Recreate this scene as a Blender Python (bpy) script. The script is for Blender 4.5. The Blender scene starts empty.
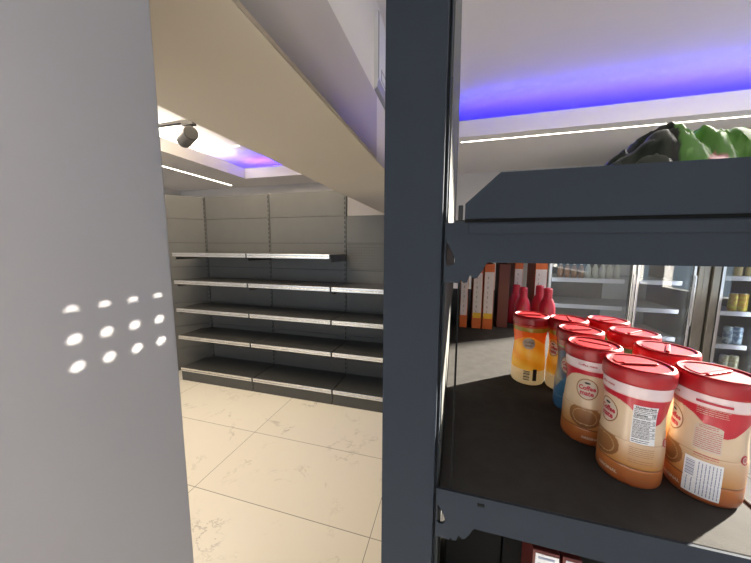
import bpy, bmesh, math, random
from mathutils import Vector, Matrix, noise
R = math.radians; PI = math.pi
random.seed(7)
S = bpy.context.scene
COL = S.collection
# ------------------------------------------------------------------ camera
HC = 1.55
cam = bpy.data.cameras.new('camera'); co = bpy.data.objects.new('camera', cam); COL.objects.link(co)
cam.sensor_width = 36; cam.lens = 284.0 / 751 * 36; cam.clip_start = 0.02
co.location = (0, 0, HC)
co.rotation_euler = (Matrix.Rotation(R(15.7), 3, 'Z') @ Matrix.Rotation(PI / 2 - math.atan((281.5 - 248) / 284.0), 3, 'X') @ Matrix.Rotation(R(.3), 3, 'Z')).to_euler()
S.camera = co
S.view_settings.view_transform = 'Standard'; S.view_settings.look = 'None'
S.view_settings.gamma = 1; S.view_settings.use_curve_mapping = False
S.view_settings.exposure = 0.0
S.cycles.use_denoising = True
S.cycles.max_bounces = 10; S.cycles.diffuse_bounces = 5; S.cycles.glossy_bounces = 4
S.cycles.transparent_max_bounces = 12
S.cycles.sample_clamp_indirect = 6.0
S.cycles.caustics_reflective = False; S.cycles.caustics_refractive = False

# ------------------------------------------------------------------ materials
def mat(name, color, rough=0.5, metal=0.0, var=0.0, scale=8.0, bump=0.0, bscale=200.0, emit=None, estr=0.0, spec=None, trans=0.0, sss=0.0, coat=0.0):
    m = bpy.data.materials.new(name); m.use_nodes = True
    nt = m.node_tree; b = nt.nodes['Principled BSDF']
    b.inputs['Base Color'].default_value = (*color, 1); b.inputs['Roughness'].default_value = rough; b.inputs['Metallic'].default_value = metal
    if spec is not None: b.inputs['Specular IOR Level'].default_value = spec
    if trans: b.inputs['Transmission Weight'].default_value = trans
    if coat: b.inputs['Coat Weight'].default_value = coat; b.inputs['Coat Roughness'].default_value = 0.15
    if sss:
        b.inputs['Subsurface Weight'].default_value = sss; b.inputs['Subsurface Radius'].default_value = (.01, .004, .003); b.inputs['Subsurface Scale'].default_value = 1.0
    if emit:
        b.inputs['Emission Color'].default_value = (*emit, 1); b.inputs['Emission Strength'].default_value = estr
    tc = nt.nodes.new('ShaderNodeTexCoord')
    if var:
        n = nt.nodes.new('ShaderNodeTexNoise'); n.inputs['Scale'].default_value = scale; n.inputs['Detail'].default_value = 5
        nt.links.new(tc.outputs['Object'], n.inputs['Vector'])
        r = nt.nodes.new('ShaderNodeValToRGB')
        r.color_ramp.elements[0].position = .3; r.color_ramp.elements[1].position = .7
        r.color_ramp.elements[0].color = (*[c * (1 - var) for c in color], 1); r.color_ramp.elements[1].color = (*[min(1, c * (1 + var)) for c in color], 1)
        nt.links.new(n.outputs['Fac'], r.inputs['Fac']); nt.links.new(r.outputs['Color'], b.inputs['Base Color'])
    if bump:
        n2 = nt.nodes.new('ShaderNodeTexNoise'); n2.inputs['Scale'].default_value = bscale; n2.inputs['Detail'].default_value = 3
        nt.links.new(tc.outputs['Object'], n2.inputs['Vector'])
        bp = nt.nodes.new('ShaderNodeBump'); bp.inputs['Strength'].default_value = bump; bp.inputs['Distance'].default_value = .002
        nt.links.new(n2.outputs['Fac'], bp.inputs['Height']); nt.links.new(bp.outputs['Normal'], b.inputs['Normal'])
    return m
def vmat(name, rough=.3, sss=0.0, coat=0.0, transl=0.0):
    m = mat(name, (.8, .8, .8), rough, coat=coat, sss=sss); nt = m.node_tree; b = nt.nodes['Principled BSDF']
    a = nt.nodes.new('ShaderNodeVertexColor'); a.layer_name = 'Col'
    nt.links.new(a.outputs['Color'], b.inputs['Base Color'])
    if transl:
        t = nt.nodes.new('ShaderNodeBsdfTranslucent'); nt.links.new(a.outputs['Color'], t.inputs['Color'])
        mx = nt.nodes.new('ShaderNodeMixShader'); mx.inputs[0].default_value = transl
        out = nt.nodes['Material Output']
        nt.links.new(b.outputs[0], mx.inputs[1]); nt.links.new(t.outputs[0], mx.inputs[2]); nt.links.new(mx.outputs[0], out.inputs[0])
    return m
def glass_mat():
    m = bpy.data.materials.new('door_glass'); m.use_nodes = True; nt = m.node_tree
    nt.nodes.remove(nt.nodes['Principled BSDF'])
    t = nt.nodes.new('ShaderNodeBsdfTransparent'); t.inputs[0].default_value = (.86, .9, .9, 1)
    g = nt.nodes.new('ShaderNodeBsdfGlossy'); g.inputs['Roughness'].default_value = .02
    lw = nt.nodes.new('ShaderNodeLayerWeight'); lw.inputs['Blend'].default_value = .5
    pw = nt.nodes.new('ShaderNodeMath'); pw.operation = 'POWER'; pw.inputs[1].default_value = 5; nt.links.new(lw.outputs['Facing'], pw.inputs[0])
    f = nt.nodes.new('ShaderNodeMath'); f.operation = 'MULTIPLY_ADD'; f.inputs[1].default_value = .88; f.inputs[2].default_value = .12; nt.links.new(pw.outputs[0], f.inputs[0])
    mx = nt.nodes.new('ShaderNodeMixShader')
    nt.links.new(f.outputs[0], mx.inputs[0]); nt.links.new(t.outputs[0], mx.inputs[1]); nt.links.new(g.outputs[0], mx.inputs[2])
    nt.links.new(mx.outputs[0], nt.nodes['Material Output'].inputs[0])
    return m
def floor_mat():
    m = mat('marble_tile', (.82, .77, .66), .22); nt = m.node_tree; b = nt.nodes['Principled BSDF']; L = nt.links
    tc = nt.nodes.new('ShaderNodeTexCoord')
    mp = nt.nodes.new('ShaderNodeMapping'); mp.inputs['Location'].default_value = (1.58 + 2.38, 3.875, 0)
    L.new(tc.outputs['Object'], mp.inputs['Vector'])
    br = nt.nodes.new('ShaderNodeTexBrick'); br.offset = 0.0; br.squash = 1.0
    br.inputs['Scale'].default_value = 1.0; br.inputs['Brick Width'].default_value = 1.19; br.inputs['Row Height'].default_value = .575
    br.inputs['Mortar Size'].default_value = .0022; br.inputs['Mortar Smooth'].default_value = .1
    br.inputs['Color1'].default_value = (.86, .81, .71, 1); br.inputs['Color2'].default_value = (.83, .78, .68, 1); br.inputs['Mortar'].default_value = (.30, .27, .23, 1)
    L.new(mp.outputs[0], br.inputs['Vector'])
    # thin broken veins
    wn = nt.nodes.new('ShaderNodeTexNoise'); wn.inputs['Scale'].default_value = 1.6; wn.inputs['Detail'].default_value = 7; wn.inputs['Roughness'].default_value = .68; wn.inputs['Distortion'].default_value = .6
    L.new(tc.outputs['Object'], wn.inputs['Vector'])
    a = nt.nodes.new('ShaderNodeMath'); a.operation = 'SUBTRACT'; a.inputs[1].default_value = .5; L.new(wn.outputs['Fac'], a.inputs[0])
    ab = nt.nodes.new('ShaderNodeMath'); ab.operation = 'ABSOLUTE'; L.new(a.outputs[0], ab.inputs[0])
    vr = nt.nodes.new('ShaderNodeValToRGB'); vr.color_ramp.elements[0].position = 0; vr.color_ramp.elements[0].color = (1, 1, 1, 1)
    vr.color_ramp.elements[1].position = .012; vr.color_ramp.elements[1].color = (0, 0, 0, 1); L.new(ab.outputs[0], vr.inputs['Fac'])
    mk = nt.nodes.new('ShaderNodeTexNoise'); mk.inputs['Scale'].default_value = 3.3; mk.inputs['Detail'].default_value = 4; L.new(tc.outputs['Object'], mk.inputs['Vector'])
    mr = nt.nodes.new('ShaderNodeValToRGB'); mr.color_ramp.elements[0].position = .5; mr.color_ramp.elements[1].position = .62; L.new(mk.outputs['Fac'], mr.inputs['Fac'])
    mu = nt.nodes.new('ShaderNodeMath'); mu.operation = 'MULTIPLY'; L.new(vr.outputs[0], mu.inputs[0]); L.new(mr.outputs[0], mu.inputs[1])
    m2 = nt.nodes.new('ShaderNodeMath'); m2.operation = 'MULTIPLY'; m2.inputs[1].default_value = .55; L.new(mu.outputs[0], m2.inputs[0])
    mx = nt.nodes.new('ShaderNodeMixRGB'); mx.inputs['Color2'].default_value = (.30, .27, .24, 1)
    L.new(m2.outputs[0], mx.inputs['Fac']); L.new(br.outputs['Color'], mx.inputs['Color1']); L.new(mx.outputs[0], b.inputs['Base Color'])
    return m
def dash_mat(base):
    m = mat('slot_pattern', base, .45); nt = m.node_tree; b = nt.nodes['Principled BSDF']; L = nt.links
    tc = nt.nodes.new('ShaderNodeTexCoord'); sx = nt.nodes.new('ShaderNodeSeparateXYZ'); L.new(tc.outputs['Object'], sx.inputs[0])
    d = nt.nodes.new('ShaderNodeMath'); d.operation = 'DIVIDE'; d.inputs[1].default_value = .05; L.new(sx.outputs['Z'], d.inputs[0])
    f = nt.nodes.new('ShaderNodeMath'); f.operation = 'FRACT'; L.new(d.outputs[0], f.inputs[0])
    g = nt.nodes.new('ShaderNodeMath'); g.operation = 'LESS_THAN'; g.inputs[1].default_value = .6; L.new(f.outputs[0], g.inputs[0])
    mx = nt.nodes.new('ShaderNodeMixRGB'); mx.inputs['Color1'].default_value = (*base, 1); mx.inputs['Color2'].default_value = (.006, .006, .006, 1)
    L.new(g.outputs[0], mx.inputs['Fac']); L.new(mx.outputs[0], b.inputs['Base Color'])
    return m
def perf_mat(base):
    m = mat('perforated_sheet', base, .45); nt = m.node_tree; b = nt.nodes['Principled BSDF']; L = nt.links
    tc = nt.nodes.new('ShaderNodeTexCoord'); sx = nt.nodes.new('ShaderNodeSeparateXYZ'); L.new(tc.outputs['Object'], sx.inputs[0])
    def cell(o):
        d = nt.nodes.new('ShaderNodeMath'); d.operation = 'DIVIDE'; d.inputs[1].default_value = .028; L.new(o, d.inputs[0])
        f = nt.nodes.new('ShaderNodeMath'); f.operation = 'FRACT'; L.new(d.outputs[0], f.inputs[0])
        s = nt.nodes.new('ShaderNodeMath'); s.operation = 'SUBTRACT'; s.inputs[1].default_value = .5; L.new(f.outputs[0], s.inputs[0])
        p = nt.nodes.new('ShaderNodeMath'); p.operation = 'MULTIPLY'; L.new(s.outputs[0], p.inputs[0]); L.new(s.outputs[0], p.inputs[1]); return p
    a = nt.nodes.new('ShaderNodeMath'); a.operation = 'ADD'; L.new(cell(sx.outputs['X']).outputs[0], a.inputs[0]); L.new(cell(sx.outputs['Z']).outputs[0], a.inputs[1])
    g = nt.nodes.new('ShaderNodeMath'); g.operation = 'LESS_THAN'; g.inputs[1].default_value = .055; L.new(a.outputs[0], g.inputs[0])
    mx = nt.nodes.new('ShaderNodeMixRGB'); mx.inputs['Color1'].default_value = (*base, 1); mx.inputs['Color2'].default_value = (.01, .01, .01, 1)
    L.new(g.outputs[0], mx.inputs['Fac']); L.new(mx.outputs[0], b.inputs['Base Color'])
    return m

M = dict(
    wall=mat('wall_paint', (.62, .60, .60), .75, var=.03, scale=3, bump=.08, bscale=120),
    pillar=mat('partition_paint', (.53, .51, .525), .7, var=.025, scale=4, bump=.1, bscale=90),
    beam=mat('beam_paint', (.74, .69, .62), .75, var=.02, scale=2, bump=.06, bscale=60),
    clad=mat('beam_cladding', (.48, .43, .39), .5, var=.02, scale=2),
    ceil=mat('ceiling_paint', (.80, .77, .75), .8, var=.02, scale=2),
    floor=floor_mat(),
    charcoal=mat('charcoal_powder_coat', (.031, .039, .052), .75, spec=.1, var=.03, scale=9, bump=.05, bscale=700),
    shelfdark=mat('dark_shelf_coat', (.052, .049, .046), .8, spec=.06, var=.10, scale=40, bump=.15, bscale=900),
    panelgrey=mat('back_panel_coat', (.100, .099, .095), .42, var=.05, scale=6, bump=.05, bscale=500),
    unitdark=mat('unit_shelf_coat', (.065, .065, .063), .40, var=.06, scale=12, bump=.05, bscale=500),
    steel=mat('brushed_rail', (.75, .74, .72), .27, 1.0, var=.06, scale=20),
    slot=mat('slot_black', (.008, .008, .008), .7, spec=.1),
    black=mat('black_plastic', (.012, .012, .013), .35),
    greymetal=mat('grey_metal', (.25, .25, .26), .35, .7),
    white=mat('white_plastic', (.75, .74, .74), .4),
    line=mat('line_grey', (.35, .34, .36), .5),
    gpanel=mat('stand_panel_coat', (.095, .095, .09), .75, spec=.12, var=.04, scale=8),
    alu=mat('aluminium_frame', (.80, .80, .80), .22, 1.0),
    fridge=mat('fridge_body', (.10, .10, .10), .4, .3),
    fridgein=mat('fridge_liner', (.035, .035, .037), .45),
    fridgegrey=mat('fridge_steel_liner', (.42, .42, .42), .4, .4),
    strip=mat('price_strip', (.78, .75, .86), .35),
    glass=glass_mat(),
    led=mat('led_strip', (1, 1, 1), emit=(1, .9, .75), estr=12),
    ledw=mat('led_line_white', (1, 1, 1), emit=(1, .93, .85), estr=6),
    blue=mat('led_strip_blue', (.1, .1, 1), emit=(.03, .01, 1), estr=30),
    red=mat('red_lid_plastic', (.36, .008, .014), .36, var=.03, scale=60, coat=.1),
    redbottle=mat('red_bottle_plastic', (.50, .018, .050), .30, coat=.15),
    sleeve=vmat('printed_sleeve', .30, coat=.25),
    sleevet=vmat('printed_film', .30, coat=.25, transl=.35),
    paper=mat('label_paper', (.76, .77, .80), .45),
    cream=mat('label_cream', (.56, .48, .40), .4),
    ink=mat('ink_black', (.015, .015, .02), .5),
    inkred=mat('ink_red', (.45, .02, .05), .5),
    inkblue=mat('ink_blue_grey', (.26, .30, .42), .5),
    brown=mat('ink_brown', (.28, .14, .07), .5),
    orange=mat('orange_card', (.60, .13, .025), .5, var=.08, scale=40),
    maroon=mat('maroon_card', (.10, .015, .012), .5),
    offwhite=mat('white_card', (.66, .64, .66), .5, var=.05, scale=40),
    yellow=mat('yellow_card', (.75, .48, .03), .5),
    can_top=mat('can_lid', (.7, .7, .7), .3, 1.0),
    bag=vmat('foil_bag', .33, coat=.08),
)

# ------------------------------------------------------------------ mesh helpers
def box(bm, x0, x1, y0, y1, z0, z1):
    v = [bm.verts.new((x, y, z)) for x in (x0, x1) for y in (y0, y1) for z in (z0, z1)]
    for f in ((0, 1, 3, 2), (4, 6, 7, 5), (0, 4, 5, 1), (2, 3, 7, 6), (0, 2, 6, 4), (1, 5, 7, 3)): bm.faces.new([v[i] for i in f])
def B(*bs):
    bm = bmesh.new()
    for b in bs: box(bm, *b)
    return bm
def lathe(bm, prof, seg=48, c=(0, 0, 0), capb=True, capt=True):
    rings = []
    for r, z in prof:
        rings.append([bm.verts.new((c[0] + r * math.cos(2 * PI * i / seg), c[1] + r * math.sin(2 * PI * i / seg), c[2] + z)) for i in range(seg)])
    for a, b in zip(rings, rings[1:]):
        for i in range(seg):
            j = (i + 1) % seg; bm.faces.new((a[i], a[j], b[j], b[i]))
    if capb: bm.faces.new(list(reversed(rings[0])))
    if capt: bm.faces.new(rings[-1])
    return rings
def tube(bm, p, q, r, seg=14):
    p, q = Vector(p), Vector(q); d = q - p; rot = d.to_track_quat('Z', 'Y').to_matrix()
    rings = []
    for e in (p, q): rings.append([bm.verts.new(e + rot @ Vector((r * math.cos(2 * PI * i / seg), r * math.sin(2 * PI * i / seg), 0))) for i in range(seg)])
    for i in range(seg):
        j = (i + 1) % seg; bm.faces.new((rings[0][i], rings[0][j], rings[1][j], rings[1][i]))
    bm.faces.new(list(reversed(rings[0]))); bm.faces.new(rings[1])
def root_of(o):
    while o.parent: o = o.parent
    return o
def obj(name, bm, m, parent=None, bevel=0.0, smooth=False, local=False, label=None):
    bmesh.ops.recalc_face_normals(bm, faces=bm.faces)
    me = bpy.data.meshes.new(name)
    if parent and not local:
        bmesh.ops.translate(bm, verts=bm.verts, vec=-root_of(parent).location)
    bm.to_mesh(me); bm.free()
    return link(name, me, m, parent, bevel, smooth, label)
def link(name, me, m, parent=None, bevel=0.0, smooth=False, label=None):
    o = bpy.data.objects.new(name, me); COL.objects.link(o)
    if m and not me.materials: me.materials.append(m)
    if parent: o.parent = parent
    if smooth:
        for p in me.polygons: p.use_smooth = True
        try: me.set_sharp_from_angle(angle=R(38))
        except Exception: pass
    if bevel:
        md = o.modifiers.new('bevel', 'BEVEL'); md.width = bevel; md.segments = 2; md.limit_method = 'ANGLE'; md.angle_limit = R(40)
    if label: o['label'] = label
    return o
def thing(name, label, cat, loc=(0, 0, 0), rz=0.0, group=None):
    o = bpy.data.objects.new(name, None); COL.objects.link(o); o.empty_display_size = .05
    o.location = loc; o.rotation_euler = (0, 0, rz); return tag(o, label, cat, group)
def tag(o, label, cat, group=None):
    o['label'] = label; o['category'] = cat
    if group: o['group'] = group
    return o
def struct(name, bm, m, bevel=0.0):
    o = obj(name, bm, m, None, bevel); o['kind'] = 'structure'; return o
def curve_mesh(splines, extrude):
    """flat polygons with holes (first outline, the rest holes) as a plate in XY, thickness 2*extrude"""
    cu = bpy.data.curves.new('tmp', 'CURVE'); cu.dimensions = '2D'; cu.fill_mode = 'BOTH'; cu.extrude = extrude
    for pts in splines:
        s = cu.splines.new('POLY'); s.points.add(len(pts) - 1); s.use_cyclic_u = True
        for p, (x, y) in zip(s.points, pts): p.co = (x, y, 0, 1)
    return to_bm(cu)
def to_bm(cu):
    o = bpy.data.objects.new('tmp', cu); COL.objects.link(o)
    bpy.context.view_layer.update()
    ev = o.evaluated_get(bpy.context.evaluated_depsgraph_get()); me = ev.to_mesh()
    bm = bmesh.new(); bm.from_mesh(me); ev.to_mesh_clear()
    bpy.data.objects.remove(o); bpy.data.curves.remove(cu)
    for f in bm.faces: f.smooth = False
    return bm
def text_bm(s, size, cx=0, cy=0, bold=0.0, sx=1.0, rot=0.0):
    cu = bpy.data.curves.new('tmp', 'FONT'); cu.body = s; cu.size = size; cu.align_x = 'CENTER'; cu.align_y = 'CENTER'; cu.resolution_u = 2; cu.offset = bold
    bm = to_bm(cu)
    bmesh.ops.scale(bm, verts=bm.verts, vec=(sx, 1, 1))
    if rot: bmesh.ops.rotate(bm, verts=bm.verts, matrix=Matrix.Rotation(rot, 3, 'Z'))
    bmesh.ops.translate(bm, verts=bm.verts, vec=(cx, cy, 0)); return bm
def join(*bms):
    out = bmesh.new()
    for b in bms:
        me = bpy.data.meshes.new('t'); b.to_mesh(me); b.free(); out.from_mesh(me); bpy.data.meshes.remove(me)
    return out
def rect_bm(x0, x1, y0, y1, nx=1, ny=1, rad=0.0):
    bm = bmesh.new(); g = [[bm.verts.new((x0 + (x1 - x0) * i / nx, y0 + (y1 - y0) * j / ny, 0)) for i in range(nx + 1)] for j in range(ny + 1)]
    for j in range(ny):
        for i in range(nx): bm.faces.new((g[j][i], g[j][i + 1], g[j + 1][i + 1], g[j + 1][i]))
    return bm
def disc_bm(cx, cy, rx, ry, seg=28, rings=4, r0=0.0):
    bm = bmesh.new(); prev = None
    for k in range(rings + 1):
        f = r0 + (1 - r0) * k / rings
        if f == 0: ring = [bm.verts.new((cx, cy, 0))]
        else: ring = [bm.verts.new((cx + rx * f * math.cos(2 * PI * i / seg), cy + ry * f * math.sin(2 * PI * i / seg), 0)) for i in range(seg)]
        if prev:
            for i in range(seg):
                j = (i + 1) % seg
                if len(prev) == 1: bm.faces.new((prev[0], ring[i], ring[j]))
                else: bm.faces.new((prev[i], prev[j], ring[j], ring[i]))
        prev = ring
    return bm

# ------------------------------------------------------------------ room shell
XW, YB, ZU, ZS0, ZS1 = -.475, 4.45, 2.95, 2.63, 2.78
XR, XL, YF = 2.85, -5.2, -3.0
struct('floor', B((XL, XR, YF, YB, -.05, 0)), M['floor'])
struct('ceiling', B((XL, XR, YF, YB, ZU, ZU + .08)), M['ceil'])
struct('wall_back', B((XL, XR, YB, YB + .1, 0, ZU)), M['wall'])
struct('wall_left', B((XL - .1, XL, YF, YB, 0, ZU)), M['wall'])
struct('wall_right', B((XR, XR + .1, YF, YB, 0, 1.02), (XR, XR + .1, YF, YB, 2.92, ZU), (XR, XR + .1, 3.08, YB, 1.02, 2.92), (XR, XR + .1, YF, -2.7, 1.02, 2.92),
    (XR, XR + .1, -.3, 1.40, 1.02, 2.92), (XR, XR + .1, 1.72, 2.05, 1.02, 2.92)), M['wall'])  # unseen piers, spaced to block sun from landing behind the camera
struct('wall_front', B((XL, XR, YF - .1, YF, 0, .2), (XL, XR, YF - .1, YF, 2.55, ZU), (XL, -4.9, YF - .1, YF, .2, 2.55), (-1.3, -.2, YF - .1, YF, .2, 2.55), (2.7, XR, YF - .1, YF, .2, 2.55)), M['wall'])
struct('wall_partition', B((-1.105, XW, YF, .378, 0, ZU)), M['pillar'], .003)
bo = struct('beam', B((-1.105, XW - .012, .378, YB, 2.08, ZU)), M['beam'], .002)
struct('beam_cladding', B((XW - .012, XW, .378, 1.70, 2.083, 2.43)), M['clad'], .001)
# lowered ceilings around the raised trays
struct('ceiling_lowered_slab', B((-.487, XR, 3.04, YB, ZS0, ZS1)), M['ceil'])
struct('ceiling_lowered_border', B((XL, -3.25, YF, 3.92, ZS0, ZS1), (XL, -1.105, 3.92, YB, ZS0, ZS1)), M['ceil'])

# ------------------------------------------------------------------ lights of the place
def ledthing(name, bms, m, label, loc, group=None):
    t = thing(name, label, 'ceiling light', loc, 0, group)
    obj('housing', B(bms[0]), M['white'], t); obj('diffuser', B(bms[1]), m, t)
    return t
ledthing('linear_light', ((.0, 2.84, 3.155, 3.185, ZS0 - .003, ZS0 + .0005), (.01, 2.83, 3.165, 3.174, ZS0 - .006, ZS0 - .003)), M['led'],
         'long thin lit line in the lowered ceiling over the fridges', (1.5, 3.17, ZS0))
ledthing('linear_light', ((-3.855, -3.805, 2.3, 4.27, ZS0 - .003, ZS0 + .0005), (-3.845, -3.815, 2.31, 4.26, ZS0 - .006, ZS0 - .003)), M['led'],
         'slim lit line in the lowered ceiling border beyond the track spotlight', (-3.83, 3.3, ZS0))
ledthing('linear_light', ((-3.75, -2.93, 3.44, 3.47, ZU - .004, ZU + .0005), (-3.74, -2.94, 3.445, 3.465, ZU - .009, ZU - .004)), M['ledw'],
         'short lit line across the raised tray ceiling beside the purple glow', (-3.3, 3.455, ZU))
t = tag(obj('led_strip', B((.0, 2.84, 3.11, 3.13, ZS1, ZS1 + .012)), M['blue']), 'blue strip light laid on the lowered ceiling edge above the fridges', 'strip light')
t = tag(obj('led_strip', B((-3.5, -2.3, 4.10, 4.12, ZS1, ZS1 + .012)), M['blue']), 'blue strip light laid on the lowered ceiling above the empty shelves', 'strip light')

def area(name, loc, rot, sx, sy, power, color):
    l = bpy.data.lights.new(name, 'AREA'); l.shape = 'RECTANGLE'; l.size = sx; l.size_y = sy; l.energy = power; l.color = color
    o = bpy.data.objects.new(name, l); COL.objects.link(o); o.location = loc; o.rotation_euler = rot; return o
# daylight in the shop-front openings
area('daylight_front_right', (1.2, YF, 1.38), (R(90), 0, 0), 3.0, 2.3, 7, (.93, .96, 1))
area('daylight_front_left', (-3.1, YF, 1.38), (R(90), 0, 0), 3.6, 2.3, 42, (.80, .90, 1))
area('added_room_fill', (1.6, 1.3, ZU - .02), (0, 0, 0), 1.2, 1.6, 38, (1, .93, .86))  # unseen fill light added to brighten the partition, floor and ceiling
# warm downlights of the raised tray and the blue cove glow
area('tray_lamp', (-2.2, 1.4, ZU - .02), (0, 0, 0), 1.6, 2.2, 74, (1, .84, .62))
area('tray_cove_lamp', (-3.5, 2.3, ZS1 + .02), (R(180), 0, 0), .4, 2.4, 50, (1, .92, .8))
area('blue_cove', (1.4, 3.14, ZS1 + .02), (R(180), 0, 0), 2.8, .12, 11, (.006, .0, 1))
area('blue_cove_tray', (-2.95, 4.1, ZS1 + .02), (R(180), 0, 0), .9, .1, 6, (.10, .03, 1))
sun = bpy.data.lights.new('sun', 'SUN'); sun.energy = 46; sun.angle = R(1.1); sun.color = (1, .93, .8)
so = bpy.data.objects.new('sun', sun); COL.objects.link(so)
SUN_E = R(18.8); to_sun = Vector((.8 * math.cos(SUN_E), .6 * math.cos(SUN_E), math.sin(SUN_E)))
so.rotation_euler = to_sun.to_track_quat('Z', 'Y').to_euler(); so.location = (6, 5, 4)
w = bpy.data.worlds.new('world'); S.world = w; w.use_nodes = True
wn = w.node_tree; bg = wn.nodes['Background']; bg.inputs[0].default_value = (.72, .86, 1, 1)
wc = wn.nodes.new('ShaderNodeTexCoord'); wx = wn.nodes.new('ShaderNodeSeparateXYZ'); wn.links.new(wc.outputs['Generated'], wx.inputs[0])
mr = wn.nodes.new('ShaderNodeMapRange'); mr.inputs['From Min'].default_value = 0; mr.inputs['From Max'].default_value = 1; mr.inputs['To Min'].default_value = .28; mr.inputs['To Max'].default_value = 1.9
wn.links.new(wx.outputs['X'], mr.inputs['Value']); wn.links.new(mr.outputs[0], bg.inputs[1])   # sky strength raised to one side to brighten the fridge-glass reflections

# ------------------------------------------------------------------ empty shelving along the back
YP = 2.85        # panel face
YS = 2.448       # shelf front
LV = [1.487, 1.180, .860, .542]
SEAMS = [.02, .30, .585, .87, 1.155, 1.31, 1.60, 1.885, 2.155]
def upright(t, x):
    zt = 2.15 if x < -1 else 1.885
    u = obj('upright', B((x - .027, x - .001, YP - .006, YP + .04, 0, zt)), M['panelgrey'], t)
    obj('slot_column', B((x - .020, x - .008, YP - .0075, YP - .005, .12, zt - .02)), M['dash'], u)
def price_rail(s, x0, x1, y, zt):
    # channel with a groove along its middle
    obj('price_rail', B((x0, x1, y - .010, y, zt - .042, zt - .026), (x0, x1, y - .006, y, zt - .026, zt - .020), (x0, x1, y - .010, y, zt - .020, zt)), M['steel'], s, .002)
def bay(x0, x1, top, levels, label, perf=False, ends=(True, True)):
    t = thing('gondola_shelving', label, 'shelving', ((x0 + x1) / 2, YP, 0), 0, 'bays of the empty back shelving')
    zs = [z for z in SEAMS if z <= top + .01]
    for a, b in zip(zs, zs[1:]):
        pf = perf and abs(a - 1.31) < .01
        obj('back_panel', B((x0 + (.028 if x0 < -2.9 else .001), x1 - .029, YP, YP + .012, a + .002, b - .002)), M['perf'] if pf else M['panelgrey'], t, label='finely perforated grey back panel' if pf else None)
    obj('seam_blackout', B((max(x0, X[0] - .01), x1 - .002, YP + .0125, YP + .0145, .02, zs[-1])), M['slot'], t)  # black sheet added behind the panels to keep their seams dark
    upright(t, x1)
    if x0 < -2.9:
        upright(t, x0 + .024); x0 -= .055
    for z in levels:
        s = obj('shelf', B((max(x0, X[0]) + .004, x1 - .004, YS, YP - .004, z - .028, z - .003), *([(x0 + .004, X[0] + .004, YS, YP - .09, z - .028, z - .003)] if x0 < -3 else [])), M['unitdark'], t)
        price_rail(s, x0 + .006, x1 - .010, YS, z)
        for xx in (x0 + .010, x1 - .013):
            obj('bracket', B((xx, xx + .003, YS + .03, YP - .006, z - .075, z - .028)), M['unitdark'], s)
    b = obj('base', B((max(x0, X[0]) + .005, x1 - .005, YS, YP, .125, .150), *([(x0 + .005, X[0] + .005, YS, YP - .09, .125, .150)] if x0 < -3 else [])), M['unitdark'], t)
    price_rail(b, x0 + .008, x1 - .008, YS, .158)
    obj('kick_plate', B((x0 + .004, x1 - .004, YS + .002, YS + .014, 0, .122)), M['unitdark'], t, .002)
    return t
M['dash'] = dash_mat((.10, .10, .10)); M['perf'] = perf_mat((.100, .099, .095))
W0 = .9325
X = [-2.99 + W0 * i for i in range(5)]
bay(X[0], X[1], 2.155, LV, 'grey empty shelving bay with five tiers next to the angled corner')
bay(X[1], X[2], 2.155, LV, 'grey empty shelving bay with five tiers, middle of the back run')
bay(X[2], X[3], 1.885, LV[1:], 'lower grey shelving bay with perforated panel under the beam', True)
# angled corner bay
t = thing('corner_shelving', 'grey angled corner bay closing the end of the empty shelving', 'shelving', (X[0], YP, 0), 0)
def diag(bm, u0, u1, d0, d1, z0, z1):
    e = Vector((-.72, -.694, 0)); n = Vector((.694, -.72, 0)); o = Vector((X[0] - .014, YP, 0))
    vs = []
    for u in (u0, u1):
        for d in (d0, d1):
            for z in (z0, z1): vs.append(bm.verts.new(o + e * u + n * d + Vector((0, 0, z))))
    for f in ((0, 1, 3, 2), (4, 6, 7, 5), (0, 4, 5, 1), (2, 3, 7, 6), (0, 2, 6, 4), (1, 5, 7, 3)): bm.faces.new([vs[i] for i in f])
for a, b in zip(SEAMS, SEAMS[1:]):
    bm = bmesh.new(); diag(bm, -.012, .93, -.012, 0, a + .002, b - .002); obj('back_panel', bm, M['panelgrey'], t)
bm = bmesh.new(); diag(bm, -.012, .93, -.016, -.0125, .02, 2.15); obj('seam_blackout', bm, M['slot'], t)  # same added dark sheet, so no light shows through the corner seams
for z in LV:
    bm = bmesh.new(); diag(bm, .40, .92, 0, .05, z - .03, z - .004); s = obj('shelf', bm, M['unitdark'], t, .002)
bm = bmesh.new(); diag(bm, .42, .92, 0, .06, 0, .15); obj('base', bm, M['unitdark'], t, .002)

# ------------------------------------------------------------------ track spotlight, air conditioner
tr = thing('ceiling_track', 'thin black lighting track under the raised tray ceiling', 'lighting track', (-2.7, 2.03, 2.62))
obj('rail', B((-4.2, -2.20, 2.015, 2.045, 2.60, 2.625)), M['black'], tr, .002)
for xx in (-3.9, -2.6):
    obj('hanger', B((xx - .006, xx + .006, 2.024, 2.036, 2.625, ZU)), M['black'], tr)
sp = thing('track_spotlight', 'black cylindrical spotlight hanging from the ceiling track', 'spotlight', (-2.21, 2.03, 2.60))
obj('adapter', B((-2.29, -2.17, 2.01, 2.05, 2.575, 2.60)), M['black'], sp, .003)
bm = bmesh.new(); tube(bm, (-2.20, 2.03, 2.58), (-2.20, 2.03, 2.50), .010); obj('stem', bm, M['black'], sp, smooth=True)
bm = bmesh.new(); tube(bm, (-2.34, 2.07, 2.475), (-2.16, 1.98, 2.49), .058, 32); hb = obj('lamp_body', bm, M['greymetal'], sp, .004, True)
bm = bmesh.new(); tube(bm, (-2.162, 1.981, 2.4898), (-2.148, 1.974, 2.491), .055, 32); obj('lens_ring', bm, M['black'], hb, .003, True)

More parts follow.
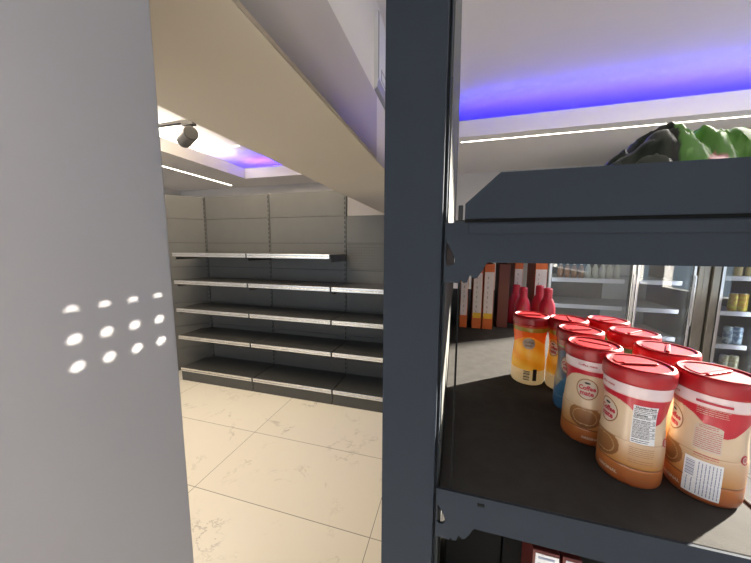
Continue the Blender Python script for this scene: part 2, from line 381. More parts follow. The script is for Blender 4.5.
ac = thing('air_conditioner', 'white wall air conditioner above the beam beside the dark post', 'air conditioner', (XW, 2.1, 2.48))
prof = [(XW - .012, 2.455), (XW + .006, 2.47), (XW + .014, 2.51), (XW + .014, 2.86), (XW - .012, 2.86)]
bm = bmesh.new(); A = [bm.verts.new((x, 1.68, z)) for x, z in prof]; Bv = [bm.verts.new((x, 2.55, z)) for x, z in prof]
bm.faces.new(A); bm.faces.new(list(reversed(Bv)))
for i in range(5): bm.faces.new((A[i], Bv[i], Bv[(i + 1) % 5], A[(i + 1) % 5]))
obj('casing', bm, M['white'], ac, .002)
obj('latch', B((XW + .014, XW + .016, 1.74, 1.755, 2.53, 2.59), (XW + .014, XW + .016, 1.755, 1.86, 2.585, 2.59), (XW + .014, XW + .016, 1.755, 1.86, 2.53, 2.535), (XW + .014, XW + .016, 1.85, 1.86, 2.53, 2.55), (XW + .014, XW + .016, 1.85, 1.86, 2.57, 2.59)), M['line'], ac)
obj('end_shade_strip', B((XW + .012, XW + .0155, 1.678, 1.690, 2.51, 2.86)), M['line'], ac)  # grey strip added as the dark side of the casing end
bm = bmesh.new(); q = [bm.verts.new(c) for c in ((XW - .011, 1.682, 2.4535), (XW + .0068, 1.682, 2.4688), (XW + .0152, 1.682, 2.5095), (XW + .0152, 2.548, 2.5095), (XW + .0068, 2.548, 2.4688), (XW - .011, 2.548, 2.4535))]
bm.faces.new((q[0], q[1], q[4], q[5])); bm.faces.new((q[1], q[2], q[3], q[4])); obj('air_vane', bm, M['line'], ac, label='curved vane with its shade in the grey')  # shading of the casing's underside put into the vane's grey
obj('vane_gap', B((XW + .0135, XW + .0145, 1.69, 2.54, 2.512, 2.516)), M['line'], ac)

# ------------------------------------------------------------------ stocked gondola in front
ZL, ZT = 1.253, 1.578        # the two shelf tops in view
Y0, DX = .332, .345
gd = thing('gondola_stand', 'charcoal steel gondola stand holding creamer canisters on its middle shelf', 'shelving', (0, Y0, 0))
obj('post', B((-.083, -.0155, Y0 - .002, Y0 + .028, 0, 2.35)), M['charcoal'], gd, .0015)
up = obj('slotted_upright', B((-.0150, -.0118, Y0 + .004, Y0 + .020, 0, 2.35)), M['charcoal'], gd)
obj('slot_column', B((-.0142, -.0128, Y0 + .0030, Y0 + .0045, .1, 2.3)), M['slot'], up)
for yy in (Y0 + .93, Y0 + 1.86):
    obj('post', B((-.083, -.011, yy - .014, yy + .014, 0, 2.35)), M['charcoal'], gd, .0015)
PX = -.010
def panel(y0, y1, z0, z1): return B((PX - .010, PX, y0, y1, z0, z1))
zz = [.10, .42, .74, 1.06, 1.30, 1.575, 1.74, 2.06, 2.34]
for (ya, yb) in ((Y0 + .022, Y0 + .914), (Y0 + .946, Y0 + 1.844)):
    for a, b in zip(zz, zz[1:]):
        if abs(a - 1.575) < .01 and ya < 1:
            # perforated sheet: real round holes on a 37 mm grid
            e = SUN_E; rise = math.tan(e) * (abs(XW - PX) / .8); fwd = abs(XW - PX) * .75
            ys = [v + fwd for v in (.239, .275, .312, .350)]; zs = [v + rise for v in (1.392, 1.429, 1.4665)]
            rad = .0040; outer = [(ya, a + .002), (yb, a + .002), (yb, b - .002), (ya, b - .002)]
            holes = [[(y + rad * math.cos(2 * PI * k / 12), z + rad * math.sin(2 * PI * k / 12)) for k in range(12)] for y in ys for z in zs]
            bm = curve_mesh([outer] + holes, .0006)
            for v in bm.verts: v.co = Vector((PX - .0006 + v.co.z, v.co.x, v.co.y))
            obj('back_panel', bm, M['gpanel'], gd, label='back panel with small round holes')
        else:
            obj('back_panel', panel(ya, yb, a + .001, b - .001), M['gpanel'], gd, .001)
# end bracket outline (x, z below the shelf top)
BR = [(-.0125, .0), (.345, .0), (.345, -.043), (.034, -.043), (.0315, -.046), (.029, -.052), (.0235, -.060), (.0205, -.0615), (.0160, -.0575), (.0145, -.061),
      (.0133, -.0655), (.0095, -.0665), (.0065, -.0635), (.0045, -.067), (-.0025, -.0665), (-.0125, -.066)]
HOLE = [(-.0108, -.0200), (-.0070, -.0265), (-.0030, -.0340), (-.0008, -.0405), (-.0012, -.0440), (-.0035, -.0470), (-.0085, -.0475), (-.0108, -.0455)]
def bracket(parent, zt, y=None):
    y = Y0 if y is None else y
    bm = curve_mesh([BR, HOLE], .0015)
    for v in bm.verts: v.co = Vector((v.co.x, y + v.co.z, zt + v.co.y))
    b = obj('bracket', bm, M['charcoal'], parent)
    bm = bmesh.new()
    for sx in range(0, 1):
        box(bm, .036, .044, y - .0022, y - .0012, zt - .011, zt - .0075)
    obj('slot', bm, M['slot'], b)
    return b
def shelf(zt, ya, yb, rise=False, front=True):
    s = obj('shelf', B((PX + .001, DX - .004, ya + .002, yb, zt - .020, zt), (DX - .004, DX, ya + .002, yb, zt - .043, zt + .002)), M['shelfdark'], gd, .0012)
    return s
for zt in (.30, .62, .94, ZL, ZT, 1.93):
    for k, (ya, yb) in enumerate(((Y0, Y0 + .925), (Y0 + .935, Y0 + 1.855))):
        if zt > 1.9: continue
        s = shelf(zt, ya, yb)
        if k == 0:
            b = bracket(s, zt)
        else: bracket(s, zt, ya)
        if zt == ZT and k == 0:
            obj('end_flange', B((.012, DX, Y0 - .004, Y0 - .0015, ZT - .0125, ZT - .001)), M['charcoal'], s, .001)
            # raised end plate with a cut corner
            rp = [(.008, ZT + .004), (.345, ZT + .004), (.345, ZT + .051), (.042, ZT + .051), (.008, ZT + .020)]
            bm = curve_mesh([rp], .0012)
            for v in bm.verts: v.co = Vector((v.co.x, Y0 - .001 + v.co.z, v.co.y))
            obj('end_plate', bm, M['charcoal'], s)
            obj('plate_foot', B((.008, DX, Y0, Y0 + .006, ZT - .001, ZT + .005)), M['slot'], s)
            obj('clip', B((-.002, .008, Y0 - .001, Y0 + .008, ZT - .004, ZT + .003), (.001, .006, Y0 - .001, Y0 + .006, ZT + .003, ZT + .019)), M['black'], s, .001)
obj('gap_strip', B((.0035, .0058, Y0 + .002, Y0 + .006, ZL, ZT - .05)), M['slot'], gd)  # black strip standing in for the dark gap at the panel edge
obj('base_plinth', B((PX, DX + .02, Y0, Y0 + 1.86, 0, .12)), M['charcoal'], gd, .002)

# ------------------------------------------------------------------ creamer canisters
H = .153
PROF = [(0, .88), (.012, .95), (.03, .985), (.06, 1.0), (.16, 1.0), (.166, .985), (.176, .985), (.182, 1.0), (.30, .995), (.38, .985), (.386, .965), (.40, .962), (.46, .945), (.52, .925), (.60, .915), (.66, .93), (.72, .965), (.77, 1.0), (.80, 1.01), (.865, 1.01)]
RB = .0335
def rad(t):
    for (a, ra), (b, rb) in zip(PROF, PROF[1:]):
        if t <= b: return RB * (ra + (rb - ra) * (t - a) / (b - a))
    return RB * PROF[-1][1]
def mixc(a, b, f): f = max(0, min(1, f)); return tuple(x + (y - x) * f for x, y in zip(a, b))
def sleeve_color(kind, th, t):
    th = (th + PI) % (2 * PI) - PI
    c2 = math.cos(2 * th)
    if kind == 'original':
        if t > .775: return (.70, .58, .60)
        if t > .765: return (.70, .50, .50)
        if t > .655 + .085 * c2 - .02 * math.cos(4 * th): return (.46, .012, .03)
        d = abs(th) if abs(th) < PI / 2 else PI - abs(th)
        # coffee cup picture under the logo, its dark brown partly painted shadow
        if .18 < t < .385 and ((d / .62) ** 2 + ((t - .30) / .12) ** 2) < 1:
            q = ((d - .12) / .34) ** 2 + ((t - .29) / .075) ** 2
            return (.46, .30, .15) if .88 < q < 1.06 else mixc((.20, .08, .03), (.34, .16, .06), (t - .2) / .2)
        if t < .165: return mixc((.30, .065, .02), (.44, .15, .04), t / .16)
        if t < .178: return (.20, .07, .03)
        body = mixc((.46, .21, .06), (.64, .50, .35), (t - .19) / .26)
        return body if not .383 < t < .392 else mixc(body, (.35, .2, .1), .5)
    if kind == 'yellow':
        if t > .835: return (.40, .06, .02)
        if t > .775: return (.26, .27, .05)
        if t > .64 + .06 * c2: return (.66, .15, .02)
        if t > .22: return mixc((.66, .48, .10), (.62, .33, .03), .5 + .5 * math.sin(t * 23 + th * 2))
        return (.62, .58, .48)
    if kind == 'blue':
        if t > .80: return (.40, .05, .03)
        if t > .775: return (.30, .22, .04)
        if t > .70 + .05 * c2: return (.24, .03, .03)
        if t > .36 + .16 * math.sin(th * 2 + .6): return mixc((.10, .13, .20), (.55, .46, .28), max(0, math.sin(th * 3 + t * 9)) * .7)
        return mixc((.03, .10, .24), (.06, .20, .36), t / .4)
    if kind == 'green':
        if t > .835: return (.40, .05, .03)
        if t > .70 + .05 * c2: return (.06, .17, .06)
        if t > .40: return (.55, .42, .26)
        return (.20, .09, .04)
sleeves = {}
def sleeve_mesh(kind):
    if kind in sleeves: return sleeves[kind]
    nz, seg = 150, 220; bm = bmesh.new(); cl = bm.loops.layers.color.new('Col') if False else None
    rings = lathe(bm, [(rad(.865 * k / nz), .865 * k / nz * H) for k in range(nz + 1)], seg)
    bmesh.ops.recalc_face_normals(bm, faces=bm.faces)
    me = bpy.data.meshes.new('sleeve'); bm.to_mesh(me); bm.free()
    at = me.color_attributes.new('Col', 'FLOAT_COLOR', 'POINT')
    for i, v in enumerate(me.vertices):
        at.data[i].color = (*sleeve_color(kind, math.atan2(v.co.y, v.co.x), v.co.z / H), 1)
    me.materials.append(M['sleevet'] if kind == 'yellow' else M['sleeve']); sleeves[kind] = me; return me
def wrapped(name, bm, m, parent, phi, z0, eps):
    for v in bm.verts:
        z = z0 + v.co.y; r = rad(z / H) + eps
        a = phi + v.co.x / RB
        v.co = Vector((r * math.cos(a), r * math.sin(a), z))
    me = bpy.data.meshes.new(name); bm.to_mesh(me); bm.free()
    return link(name, me, m, parent)
def logo(t, phi, small=False):
    d = wrapped('logo', join(disc_bm(0, 0, .0135, .0145)), M['cream'], t, phi, .088, .00025)
    wrapped('logo_ring', disc_bm(0, 0, .0150, .0165, 36, 1, .90), M['brown'], d, phi, .088, .0003)
    wrapped('lettering', join(text_bm('Coffee', .0092, 0, .0015, .0004, .92), text_bm('mate', .0100, 0, -.0065, .0004, .92)), M['inkred'], d, phi, .088, .0006)
    wrapped('maker_mark', join(disc_bm(0, 0, .0042, .0016, 14, 1)), M['ink'], d, phi, .0975, .0006)
def bars(rows, x0, x1, h, seed):
    rr = random.Random(seed); bms = []
    for y in rows:
        x = x0
        while x < x1 - .001:
            L = rr.uniform(.002, .007); bms.append(rect_bm(x, min(x1, x + L), y - h * .32, y + h * .32, 3, 1)); x += L + .0006
    return join(*bms)
def nutrition(t, phi):
    p = wrapped('nutrition_panel', rect_bm(-.0125, .0125, .060, .1085, 14, 24), M['paper'], t, phi, 0, .0003)
    wrapped('lettering', join(text_bm('Nutrition Facts', .0038, 0, .1060, .00012, .88), text_bm('Calories', .0044, -.0045, .0965, .00012, .9), text_bm('10', .0056, .0088, .0968, .00015, .9)), M['ink'], p, phi, 0, .0006)
    wrapped('print_lines', join(bars([.1035, .1012], -.0115, .0115, .0011, 3), bars([.0925, .0895, .0865, .0832, .0800, .0770, .0738, .0705, .0675, .0645, .0622], -.0115, .006, .0011, 5), bars([.0895, .0865, .0800, .0738, .0705], .0085, .0115, .0010, 9),
        *[rect_bm(-.0118, .0118, y - .00025, y + .00025, 10, 1) for y in (.0990, .0941, .0880, .0848, .0815, .0785, .0753, .0722, .0690)]), M['ink'], p, phi, 0, .0006)
    wrapped('small_print', join(bars([.054, .0515, .049, .0465, .044, .038, .035, .022, .0185, .013, .0095], -.0125, .0125, .0009, 11)), M['brown'], p, phi, 0, .0004)
def ingredients(t, phi):
    p = wrapped('information_panel', join(rect_bm(-.0115, .0125, .064, .0925, 14, 14), disc_bm(.0005, .0925, .0120, .0040, 24, 3)), M['cream'], t, phi, 0, .0003)
    wrapped('print_lines', join(bars([.0885, .0862, .0838, .0812, .0788, .0764, .0740, .0716, .0692, .0668], -.0105, .0115, .0009, 21), bars([.0918, .094], -.008, .008, .0010, 8), bars([.059, .0565], -.009, .011, .0010, 23)), M['inkred'], p, phi, 0, .0006)
    wrapped('band_print', join(rect_bm(-.0125, .0155, .1215, .1245, 16, 1)), M['inkred'], p, phi, 0, .0006)
    wrapped('fine_print', join(bars([.1160, .1135, .1110, .1085], -.0115, .0145, .0008, 31)), M['cream'], p, phi, 0, .0006)
    s = wrapped('price_sticker', rect_bm(-.0150, .0155, .0075, .0525, 18, 24), M['paper'], t, phi, 0, .0008)
    wrapped('barcode', join(*[rect_bm(-.0135, -.0062, y, y + w_, 5, 1) for y, w_ in ((.0300, .0012), (.0320, .0006), (.0334, .0014), (.0358, .0008), (.0374, .0016), (.0402, .0007), (.0418, .0013), (.0440, .0006), (.0456, .0013), (.0480, .0008))]), M['inkblue'], s, phi, 0, .0012)
    rr = random.Random(4); cols = []
    for k, x in enumerate((-.0118, -.0078, -.0035, -.0008, .0019, .0046, .0073, .0100, .0127)):
        y = .0100; top = .027 if k < 2 else .050
        while y < top:
            L = rr.uniform(.002, .007); cols.append(rect_bm(x, x + .0008, y, min(top, y + L), 1, 3)); y += L + .0006
    wrapped('small_print', join(*cols), M['inkblue'], s, phi, 0, .0012)
def seal(t, phi, z=.062):
    s = wrapped('seal', disc_bm(0, 0, .0050, .0055, 24, 2), M['inkred'], t, phi, z, .0004)
    wrapped('seal_mark', join(disc_bm(0, 0, .0034, .0038, 20, 1, .75), bars([.001, -.0012], -.0025, .0025, .0009, 2)), M['cream'], s, phi, z, .0008)
lid_cache = {}
def lid_mesh():
    if 'l' not in lid_cache:
        RL = .0362; bm = bmesh.new()
        lathe(bm, [(RL * .955, .862 * H), (RL * .985, .868 * H), (RL, .885 * H), (RL, .955 * H), (RL * .985, .978 * H), (RL * .95, .992 * H), (RL * .90, .998 * H), (RL * .86, .996 * H), (RL * .83, .985 * H), (RL * .5, .982 * H), (RL * .1, .982 * H)], 96)
        bmesh.ops.recalc_face_normals(bm, faces=bm.faces); me = bpy.data.meshes.new('lid'); bm.to_mesh(me); bm.free(); lid_cache['l'] = me
        bm = bmesh.new()   # half-round flip tab with a finger recess line
        pts = [(.024 * math.cos(a), .024 * math.sin(a)) for a in [PI * k / 20 for k in range(21)]]
        bm = curve_mesh([pts], .0009)
        bmesh.ops.translate(bm, verts=bm.verts, vec=(0, .002, .986 * H)); me = bpy.data.meshes.new('flip_tab'); bm.to_mesh(me); bm.free(); lid_cache['t'] = me
        bm = B((-.020, .020, -.0042, .0002, .983 * H, 1.0 * H)); me = bpy.data.meshes.new('hinge_bar'); bm.to_mesh(me); bm.free(); lid_cache['h'] = me
    return lid_cache
GRP = 'creamer canisters on the shelf'
def canister(kind, x, y, rz, label, lidrot):
    t = thing('creamer_canister', label, 'canister', (x, y, ZL), R(rz), GRP)
    link('sleeve', sleeve_mesh(kind), None, t, smooth=True)
    lm = lid_mesh(); l = link('lid', lm['l'], M['red'], t, smooth=True)
    for k in ('t', 'h'):
        o = link('flip_tab' if k == 't' else 'hinge_bar', lm[k], M['red'], l, .0008); o.rotation_euler.z = R(lidrot - rz)
    return t
ONE = [
 ('original', .306, .424, 169, 'red lidded cream canister bearing a white barcode sticker, at the shelf edge', 30),
 ('original', .232, .430, 190, 'red lidded cream canister showing its nutrition table, beside the one with a sticker', 10),
 ('original', .211, .503, 243, 'red lidded cream canister with round logo, directly behind the nutrition table one', 150),
 ('original', .306, .510, 195, 'red lidded cream canister directly behind the one bearing a barcode sticker', 60),
 ('green', .309, .597, 250, 'red lidded canister with green band, third back along the shelf edge', 40),
 ('blue', .224, .589, 225, 'red lidded canister with blue lower sleeve behind the cream ones', 20),
 ('yellow', .233, .674, 205, 'red lidded yellow canister hidden behind the blue sleeved one', 80),
 ('green', .309, .688, 250, 'red lidded canister with green band, hindmost along the shelf edge', 30),
 ('yellow', .167, .692, 255, 'yellow canister with red lid and barcode, standing apart from the rest', 10),
]
cans = []
for a in ONE: cans.append(canister(*a))
logo(cans[0], 0); ingredients(cans[0], R(66)); seal(cans[0], R(128))
logo(cans[1], 0); nutrition(cans[1], R(73)); seal(cans[1], R(124)); 
logo(cans[2], 0); logo(cans[3], 0); seal(cans[3], R(45)); logo(cans[5], 0); logo(cans[4], 0); logo(cans[6], 0); logo(cans[7], 0)
for c in cans[:4]:
    wrapped('band_text', text_bm('Coffee mate', 0.0046, 0, .1252, .0001), M['inkred'], c, -.05, 0, .0006)
    wrapped('flavor_text', text_bm('ORIGINAL', .0050, 0, .013, .0002), M['cream'], c, .3, 0, .0006)
c = cans[8]
d = wrapped('logo', disc_bm(0, 0, .0135, .0125), M['cream'], c, 0, .093, .0003)
wrapped('lettering', join(text_bm('Coffee', .0070, 0, .003, .0002), text_bm('mate', .0070, 0, -.004, .0002)), M['brown'], d, 0, .093, .0006)
wrapped('barcode', join(*[rect_bm(-.010, .002, y, y + w_, 6, 1) for y, w_ in ((.012, .002), (.0155, .001), (.018, .0025), (.022, .001), (.0245, .0022), (.028, .001), (.0305, .002))]), M['ink'], c, .1, 0, .0006)
wrapped('side_bar', rect_bm(.008, .016, .012, .038, 4, 8), M['ink'], c, .1, 0, .0006)

# ------------------------------------------------------------------ red bottles
def red_bottle(x, y, label, k=1.0):
    t = thing('red_bottle', label, 'bottle', (x, y, ZL), 0, 'red bottles behind the yellow canister')
    bm = bmesh.new(); lathe(bm, [(.024, 0), (.0265, .004), (.027, .02), (.027, .07), (.026, .088), (.021, .106), (.0155, .116)], 40, (x, y, ZL)); obj('body', bm, M['redbottle'], t, smooth=True)
    pr = [(.0150, .116)]
    for i in range(4):
        z = .118 + i * .0085; pr += [(.0150, z), (.0138, z + .003), (.0138, z + .0055), (.0150, z + .0078)]
    pr += [(.0125, .154), (.008, .156)]
    bm = bmesh.new(); lathe(bm, pr, 36, (x, y, ZL)); obj('cap', bm, M['redbottle'], t, smooth=True)
red_bottle(.248, 1.16, 'glossy red bottle with ridged cap just behind the yellow canister')
red_bottle(.238, 1.235, 'glossy red bottle peeking out furthest towards the orange boxes')
red_bottle(.330, 1.16, 'glossy red bottle nearest the fridge door frame')
red_bottle(.322, 1.235, 'glossy red bottle standing behind the one nearest the fridge frame')

# ------------------------------------------------------------------ orange cartons
def carton(x0, x1, y, hgt, label, yellow=False, top=True, dep=.14):
    t = thing('orange_carton', label, 'carton', ((x0 + x1) / 2, y, ZL), 0, 'orange cartons on the shelf')
    obj('box', B((x0, x1, y, y + dep, ZL, ZL + hgt)), M['orange'], t, .0015)
    e = .003
    obj('white_label', B((x0 + e * .5, x1 - e * .5, y - .0008, y, ZL + .048, ZL + hgt - (.03 if top else .0))), M['offwhite'], t)
    obj('side_print', B((x1, x1 + .0008, y + .008, y + dep - .008, ZL + .01, ZL + hgt - .01)), M['maroon'], t)
    obj('text_line', B(*[(x0 + .012, x0 + .014 + .0015 * (i % 2), y - .0014, y - .0006, ZL + .06 + .018 * i, ZL + .07 + .018 * i) for i in range(8)]), M['line'], t)
    if yellow: obj('yellow_patch', B((x0 + .003, x1 - .002, y - .0016, y - .0008, ZL + .040, ZL + .060)), M['yellow'], t)
carton(.022, .049, 1.10, .215, 'orange and white carton closest to the dark post', False)
carton(.066, .099, 1.10, .238, 'orange and white carton with yellow patch, second from the post', True)
carton(.1035, .138, 1.10, .242, 'orange and white carton with yellow patch, third from the post', True)
carton(.240, .272, 1.30, .243, 'thin orange carton between the patched cartons and the red bottles', False)
carton(.318, .362, 1.30, .243, 'orange and white carton standing behind the red bottles', False)
t = thing('dark_carton', 'dark maroon carton standing in the gap between orange cartons', 'carton', (.175, 1.2, ZL))
obj('box', B((.158, .196, 1.14, 1.24, ZL, ZL + .242)), M['maroon'], t, .002); obj('label_edge', B((.1965, .1972, 1.15, 1.23, ZL + .02, ZL + .22)), M['offwhite'], t)

# ------------------------------------------------------------------ packets on the shelf below
for i, (x0, x1, y, hh, lab) in enumerate(((.108, .138, .36, .233, 'red and white packet below the shelf, the wider of two'), (.1415, .162, .36, .233, 'red and white packet below the shelf, the narrower of two'))):
    t = thing('red_packet', lab, 'packet', ((x0 + x1) / 2, y, .94), 0, 'packets under the canister shelf')
    obj('box', B((x0, x1, y, y + .05, .94, .94 + hh)), M['maroon'], t, .001)
    obj('label', B((x0 + .003, x1 - .001, y - .0008, y, .96, .94 + hh - .004)), M['paper'], t)
    obj('text_line', B(*[(x0 + .006, x1 - .006, y - .0014, y - .0007, 1.10 + .009 * k, 1.1025 + .009 * k) for k in range(8)]), M['inkblue'], t)

for k, (x0, x1) in enumerate(((.002, .084), (.088, .170), (.174, .256), (.260, .338))):  # black blocks added to keep the space below the shelf dark
    tag(obj('dark_filler', B((x0 - .001, x1 + .001, .43, .56, .94, .94 + .255)), M['slot'], None, .002), 'black block added to darken the lower shelf', 'carton', 'black blocks added on the lower shelf')

# ------------------------------------------------------------------ green foil bag on top
def foil_bag():
    bm = bmesh.new(); nx, ny = 120, 50; x0, x1, y0, y1 = .155, .50, .40, .60
    def hgt(u, v):
        side = max(0.0, 1 - abs(2 * v - 1) ** 2.2) ** .7
        K = ((.155, 0), (.18, .05), (.20, .088), (.24, .122), (.262, .134), (.285, .130), (.31, .121), (.335, .124), (.37, .105), (.42, .1), (.46, .085), (.49, .03), (.50, 0)); xx = .155 + .345 * u
        for (a, ha), (b, hb) in zip(K, K[1:]):
            if xx <= b + 1e-6: h = ha + (hb - ha) * (xx - a) / (b - a); break
        c1 = abs(noise.noise(Vector((u * 10 + v * 3, v * 5, 1)))); c2 = abs(noise.noise(Vector((u * 22, v * 13 - u * 6, 7))))
        return max(0, h * side - side * (.020 * (.5 - min(.5, c1 * 2)) * 2 + .014 * (.35 - min(.35, c2))) + .002)
    top = [[None] * (ny + 1) for _ in range(nx + 1)]; bot = [[None] * (ny + 1) for _ in range(nx + 1)]
    for i in range(nx + 1):
        for j in range(ny + 1):
            u, v = i / nx, j / ny; x = x0 + (x1 - x0) * u; y = y0 + (y1 - y0) * v + .012 * noise.noise(Vector((u * 5, v * 3, 4)))
            h = hgt(u, v); top[i][j] = bm.verts.new((x, y, ZT + .003 + h)); bot[i][j] = top[i][j] if j in (0, ny) or i in (0, nx) else bm.verts.new((x, y, ZT + .001))
    for g, f in ((top, 1), (bot, 0)):
        for i in range(nx):
            for j in range(ny):
                q = (g[i][j], g[i + 1][j], g[i + 1][j + 1], g[i][j + 1]); bm.faces.new(q if f else q[::-1])
    return bm
bag = thing('snack_bag', 'shiny crumpled green foil bag lying on the top shelf', 'bag', (.3, .5, ZT))
ob = obj('pouch', foil_bag(), M['bag'], bag, smooth=True)
at = ob.data.color_attributes.new('Col', 'FLOAT_COLOR', 'POINT')
for i, v in enumerate(ob.data.vertices):
    xx = v.co.x + bag.location.x; yy = v.co.y; n = noise.noise(Vector((xx * 28, yy * 22, v.co.z * 20)))
    e = xx - .26 - .35 * (yy + .03)
    c = (.065, .20, .020)
    if e < -.092: c = (.10, .05, .32)
    elif e < -.006: c = (.014, .022, .012)
    elif e < .002: c = (.004, .006, .004)
    elif .028 < e < .046 and v.co.z < .082: c = (.42, .05, .09)
    elif n > .36: c = (.40, .36, .03)
    elif n < -.34: c = (.16, .34, .08)
    at.data[i].color = (*c, 1)
bm = bmesh.new()
obj('seal_flap', B((.503, .517, .42, .58, ZT + .002, ZT + .006)), M['greymetal'], bag, .001)

M['colsteel'] = mat('brown_steel_trim', (.30, .28, .24), .28, .8, var=.1, scale=5)
# ------------------------------------------------------------------ glass door fridges
FY, FZ = 3.50, 2.05
def fridge(x0, x1, doors, levels, label):
    t = thing('display_fridge', label, 'fridge', ((x0 + x1) / 2, FY, 0))
    obj('body', B((x0, x0 + .03, FY + .05, FY + .72, .0, FZ), (x1 - .03, x1, FY + .05, FY + .72, 0, FZ), (x0 + .03, x1 - .03, FY + .05, FY + .72, 0, .12)), M['fridge'], t, .003)
    for (a, b, f) in doors:
        obj('back_liner', B((max(x0 + .03, a), min(x1 - .03, b + .014), FY + .68, FY + .72, .12, FZ - .12)), M['fridgegrey' if a > 1.7 and b < 2.3 else 'fridgein'], t)
    obj('header', B((x0 + .03, x1 - .03, FY + .05, FY + .72, FZ - .12, FZ)), M['fridge'], t, .003)
    for z in levels:
        s = obj('shelf', B((x0 + .035, x1 - .035, FY + .12, FY + .66, z - .012, z - .001)), M['fridgegrey'], t)
        for (a, b, f) in doors:
            obj('price_strip', B((a + .032, b - .032, FY + .112, FY + .124, z - .045, z)), M['strip'], s, .002)
    for (a, b, f) in doors:
        d = obj('door', B((a, a + f, FY, FY + .035, .14, FZ - .03), (b - f, b, FY, FY + .035, .14, FZ - .03), (a + f, b - f, FY, FY + .035, .14, .19), (a + f, b - f, FY, FY + .035, FZ - .08, FZ - .03)), M['alu'], t, .003)
        obj('gasket', B((a + f, a + f + .008, FY + .014, FY + .034, .19, FZ - .08), (b - f - .008, b - f, FY + .014, FY + .034, .19, FZ - .08)), M['black'], d)
        obj('glass_pane', B((a + f + .001, b - f - .001, FY + .006, FY + .012, .19, FZ - .08)), M['glass'], d)
        obj('handle', B((b - f + .004, b - .004, FY - .022, FY - .012, .8, 1.3)), M['alu'], d, .002)
    return t
fridge(.98, 2.275, ((.99, 1.775, .028), (1.79, 2.265, .022)), (.64, .935, 1.23, 1.53), 'two door glass fridge with nearly empty shelves')
struct('trim_1', B((2.28, 2.325, FY, FY + .7, 0, 2.63), (2.33, 2.385, FY + .02, FY + .7, 0, 2.63), (2.39, 2.450, FY - .005, FY + .7, 0, 2.63)), M['colsteel'], .006)
fridge(2.455, 2.845, ((2.46, 2.84, .026),), (.31, .605, .945, 1.295, 1.6), 'black glass fridge stocked with rows of cans')
def fridge_led(name, x, dx, power):
    o = area(name, (x, FY + .055, 1.08), (0, 0, 0), .02, 1.6, power, (.9, .95, 1))
    o.rotation_euler = Vector((dx, .9, 0)).to_track_quat('-Z', 'Y').to_euler()
    if abs((o.rotation_euler.to_matrix() @ Vector((0, 1, 0))).z) < .5: o.data.size, o.data.size_y = 1.6, .02
fridge_led('fridge_lamp', 2.81, -.45, 1.8)
fridge_led('fridge_lamp', 1.03, .5, .8)
fridge_led('fridge_lamp', 2.235, -.5, 1.2)
def canm(name, c1, c2):
    m = mat(name, c1, .3, .2); nt = m.node_tree; b = nt.nodes['Principled BSDF']
    tc = nt.nodes.new('ShaderNodeTexCoord'); wv = nt.nodes.new('ShaderNodeTexNoise'); wv.inputs['Scale'].default_value = 28; nt.links.new(tc.outputs['Object'], wv.inputs['Vector'])
    r = nt.nodes.new('ShaderNodeValToRGB'); r.color_ramp.elements[0].position = .45; r.color_ramp.elements[1].position = .55
    r.color_ramp.elements[0].color = (*c1, 1); r.color_ramp.elements[1].color = (*c2, 1); nt.links.new(wv.outputs['Fac'], r.inputs['Fac']); nt.links.new(r.outputs['Color'], b.inputs['Base Color'])
    return m
CK = {'yellow': canm('yellow_can_print', (.62, .52, .06), (.55, .30, .05)), 'blue': canm('blue_can_print', (.55, .66, .78), (.16, .24, .40)), 'silver': canm('silver_can_print', (.6, .58, .5), (.40, .34, .2))}
protos = {}
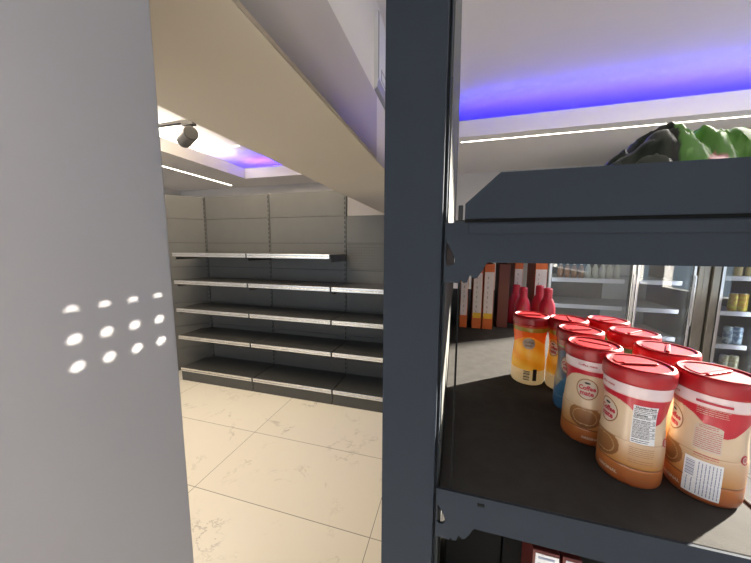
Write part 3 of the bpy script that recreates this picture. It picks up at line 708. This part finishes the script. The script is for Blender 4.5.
def drink_can(kind, x, y, z, label):
    if kind not in protos:
        bm = bmesh.new(); lathe(bm, [(.027, 0), (.033, .008), (.033, .160), (.029, .172)], 28, (0, 0, 0)); me = bpy.data.meshes.new('can_body'); bmesh.ops.recalc_face_normals(bm, faces=bm.faces); bm.to_mesh(me); bm.free()
        bm = bmesh.new(); lathe(bm, [(.029, .172), (.029, .176), (.026, .174), (.005, .174)], 28); ml = bpy.data.meshes.new('can_lid'); bmesh.ops.recalc_face_normals(bm, faces=bm.faces); bm.to_mesh(ml); bm.free()
        protos[kind] = (me, ml)
    t = thing('drink_can', label, 'can', (x, y, z), random.uniform(0, 6), kind + ' cans in the black fridge')
    b = link('can_body', protos[kind][0], CK[kind], t, smooth=True); link('can_lid', protos[kind][1], M['can_top'], t, smooth=True)
W_ = ['next to the door frame', 'second from the door frame', 'third from the door frame', 'fourth from the door frame']
for kind, z in (('yellow', .945), ('blue', .605), ('silver', .31)):
    for k in range(2):
        drink_can(kind, 2.685 + .078 * k, FY + .165, z - .0005, {'yellow': 'yellow green', 'blue': 'pale blue', 'silver': 'silver gold'}[kind] + ' drink can on the fridge shelf, ' + W_[k])
def shelf_bottle(x, y, z, color, label, grp, h=.17):
    t = thing('drink_bottle', label, 'bottle', (x, y, z), 0, grp)
    bm = bmesh.new(); lathe(bm, [(.026, 0), (.029, .006), (.029, h * .62), (.012, h * .86)], 24, (x, y, z)); obj('body', bm, color, t, smooth=True)
    bm = bmesh.new(); lathe(bm, [(.013, h * .86), (.013, h), (.004, h)], 20, (x, y, z)); obj('cap', bm, M['white'], t, smooth=True)
M['brownglass'] = mat('brown_drink', (.30, .11, .04), .2); M['milk'] = mat('pale_drink', (.6, .58, .52), .3); M['beige'] = mat('beige_drink', (.55, .42, .22), .3)
for k in range(9):
    kk = M['brownglass'] if k < 4 else M['milk']
    shelf_bottle(1.16 + .068 * k, FY + .20, 1.23 - .0005, kk, ('brown' if k < 4 else 'pale') + ' drink bottle on the fridge shelf, number words aside', 'drink bottles in the nearly empty fridge')
ORD = ['first', 'second', 'third', 'fourth', 'fifth', 'sixth', 'seventh', 'eighth', 'ninth']
for k, o in enumerate([o for o in bpy.data.objects if o.name.startswith('drink_bottle')]):
    o['label'] = ('brown' if k < 4 else 'pale') + ' drink bottle in the two door fridge, %s from the wall end' % ORD[k]
shelf_bottle(2.69, FY + .165, 1.295 - .0005, M['beige'], 'beige bottle on the upper shelf of the black fridge beside its frame', 'bottles in the black fridge')
shelf_bottle(2.78, FY + .165, 1.295 - .0005, M['beige'], 'beige bottle on the upper shelf of the black fridge away from its frame', 'bottles in the black fridge')
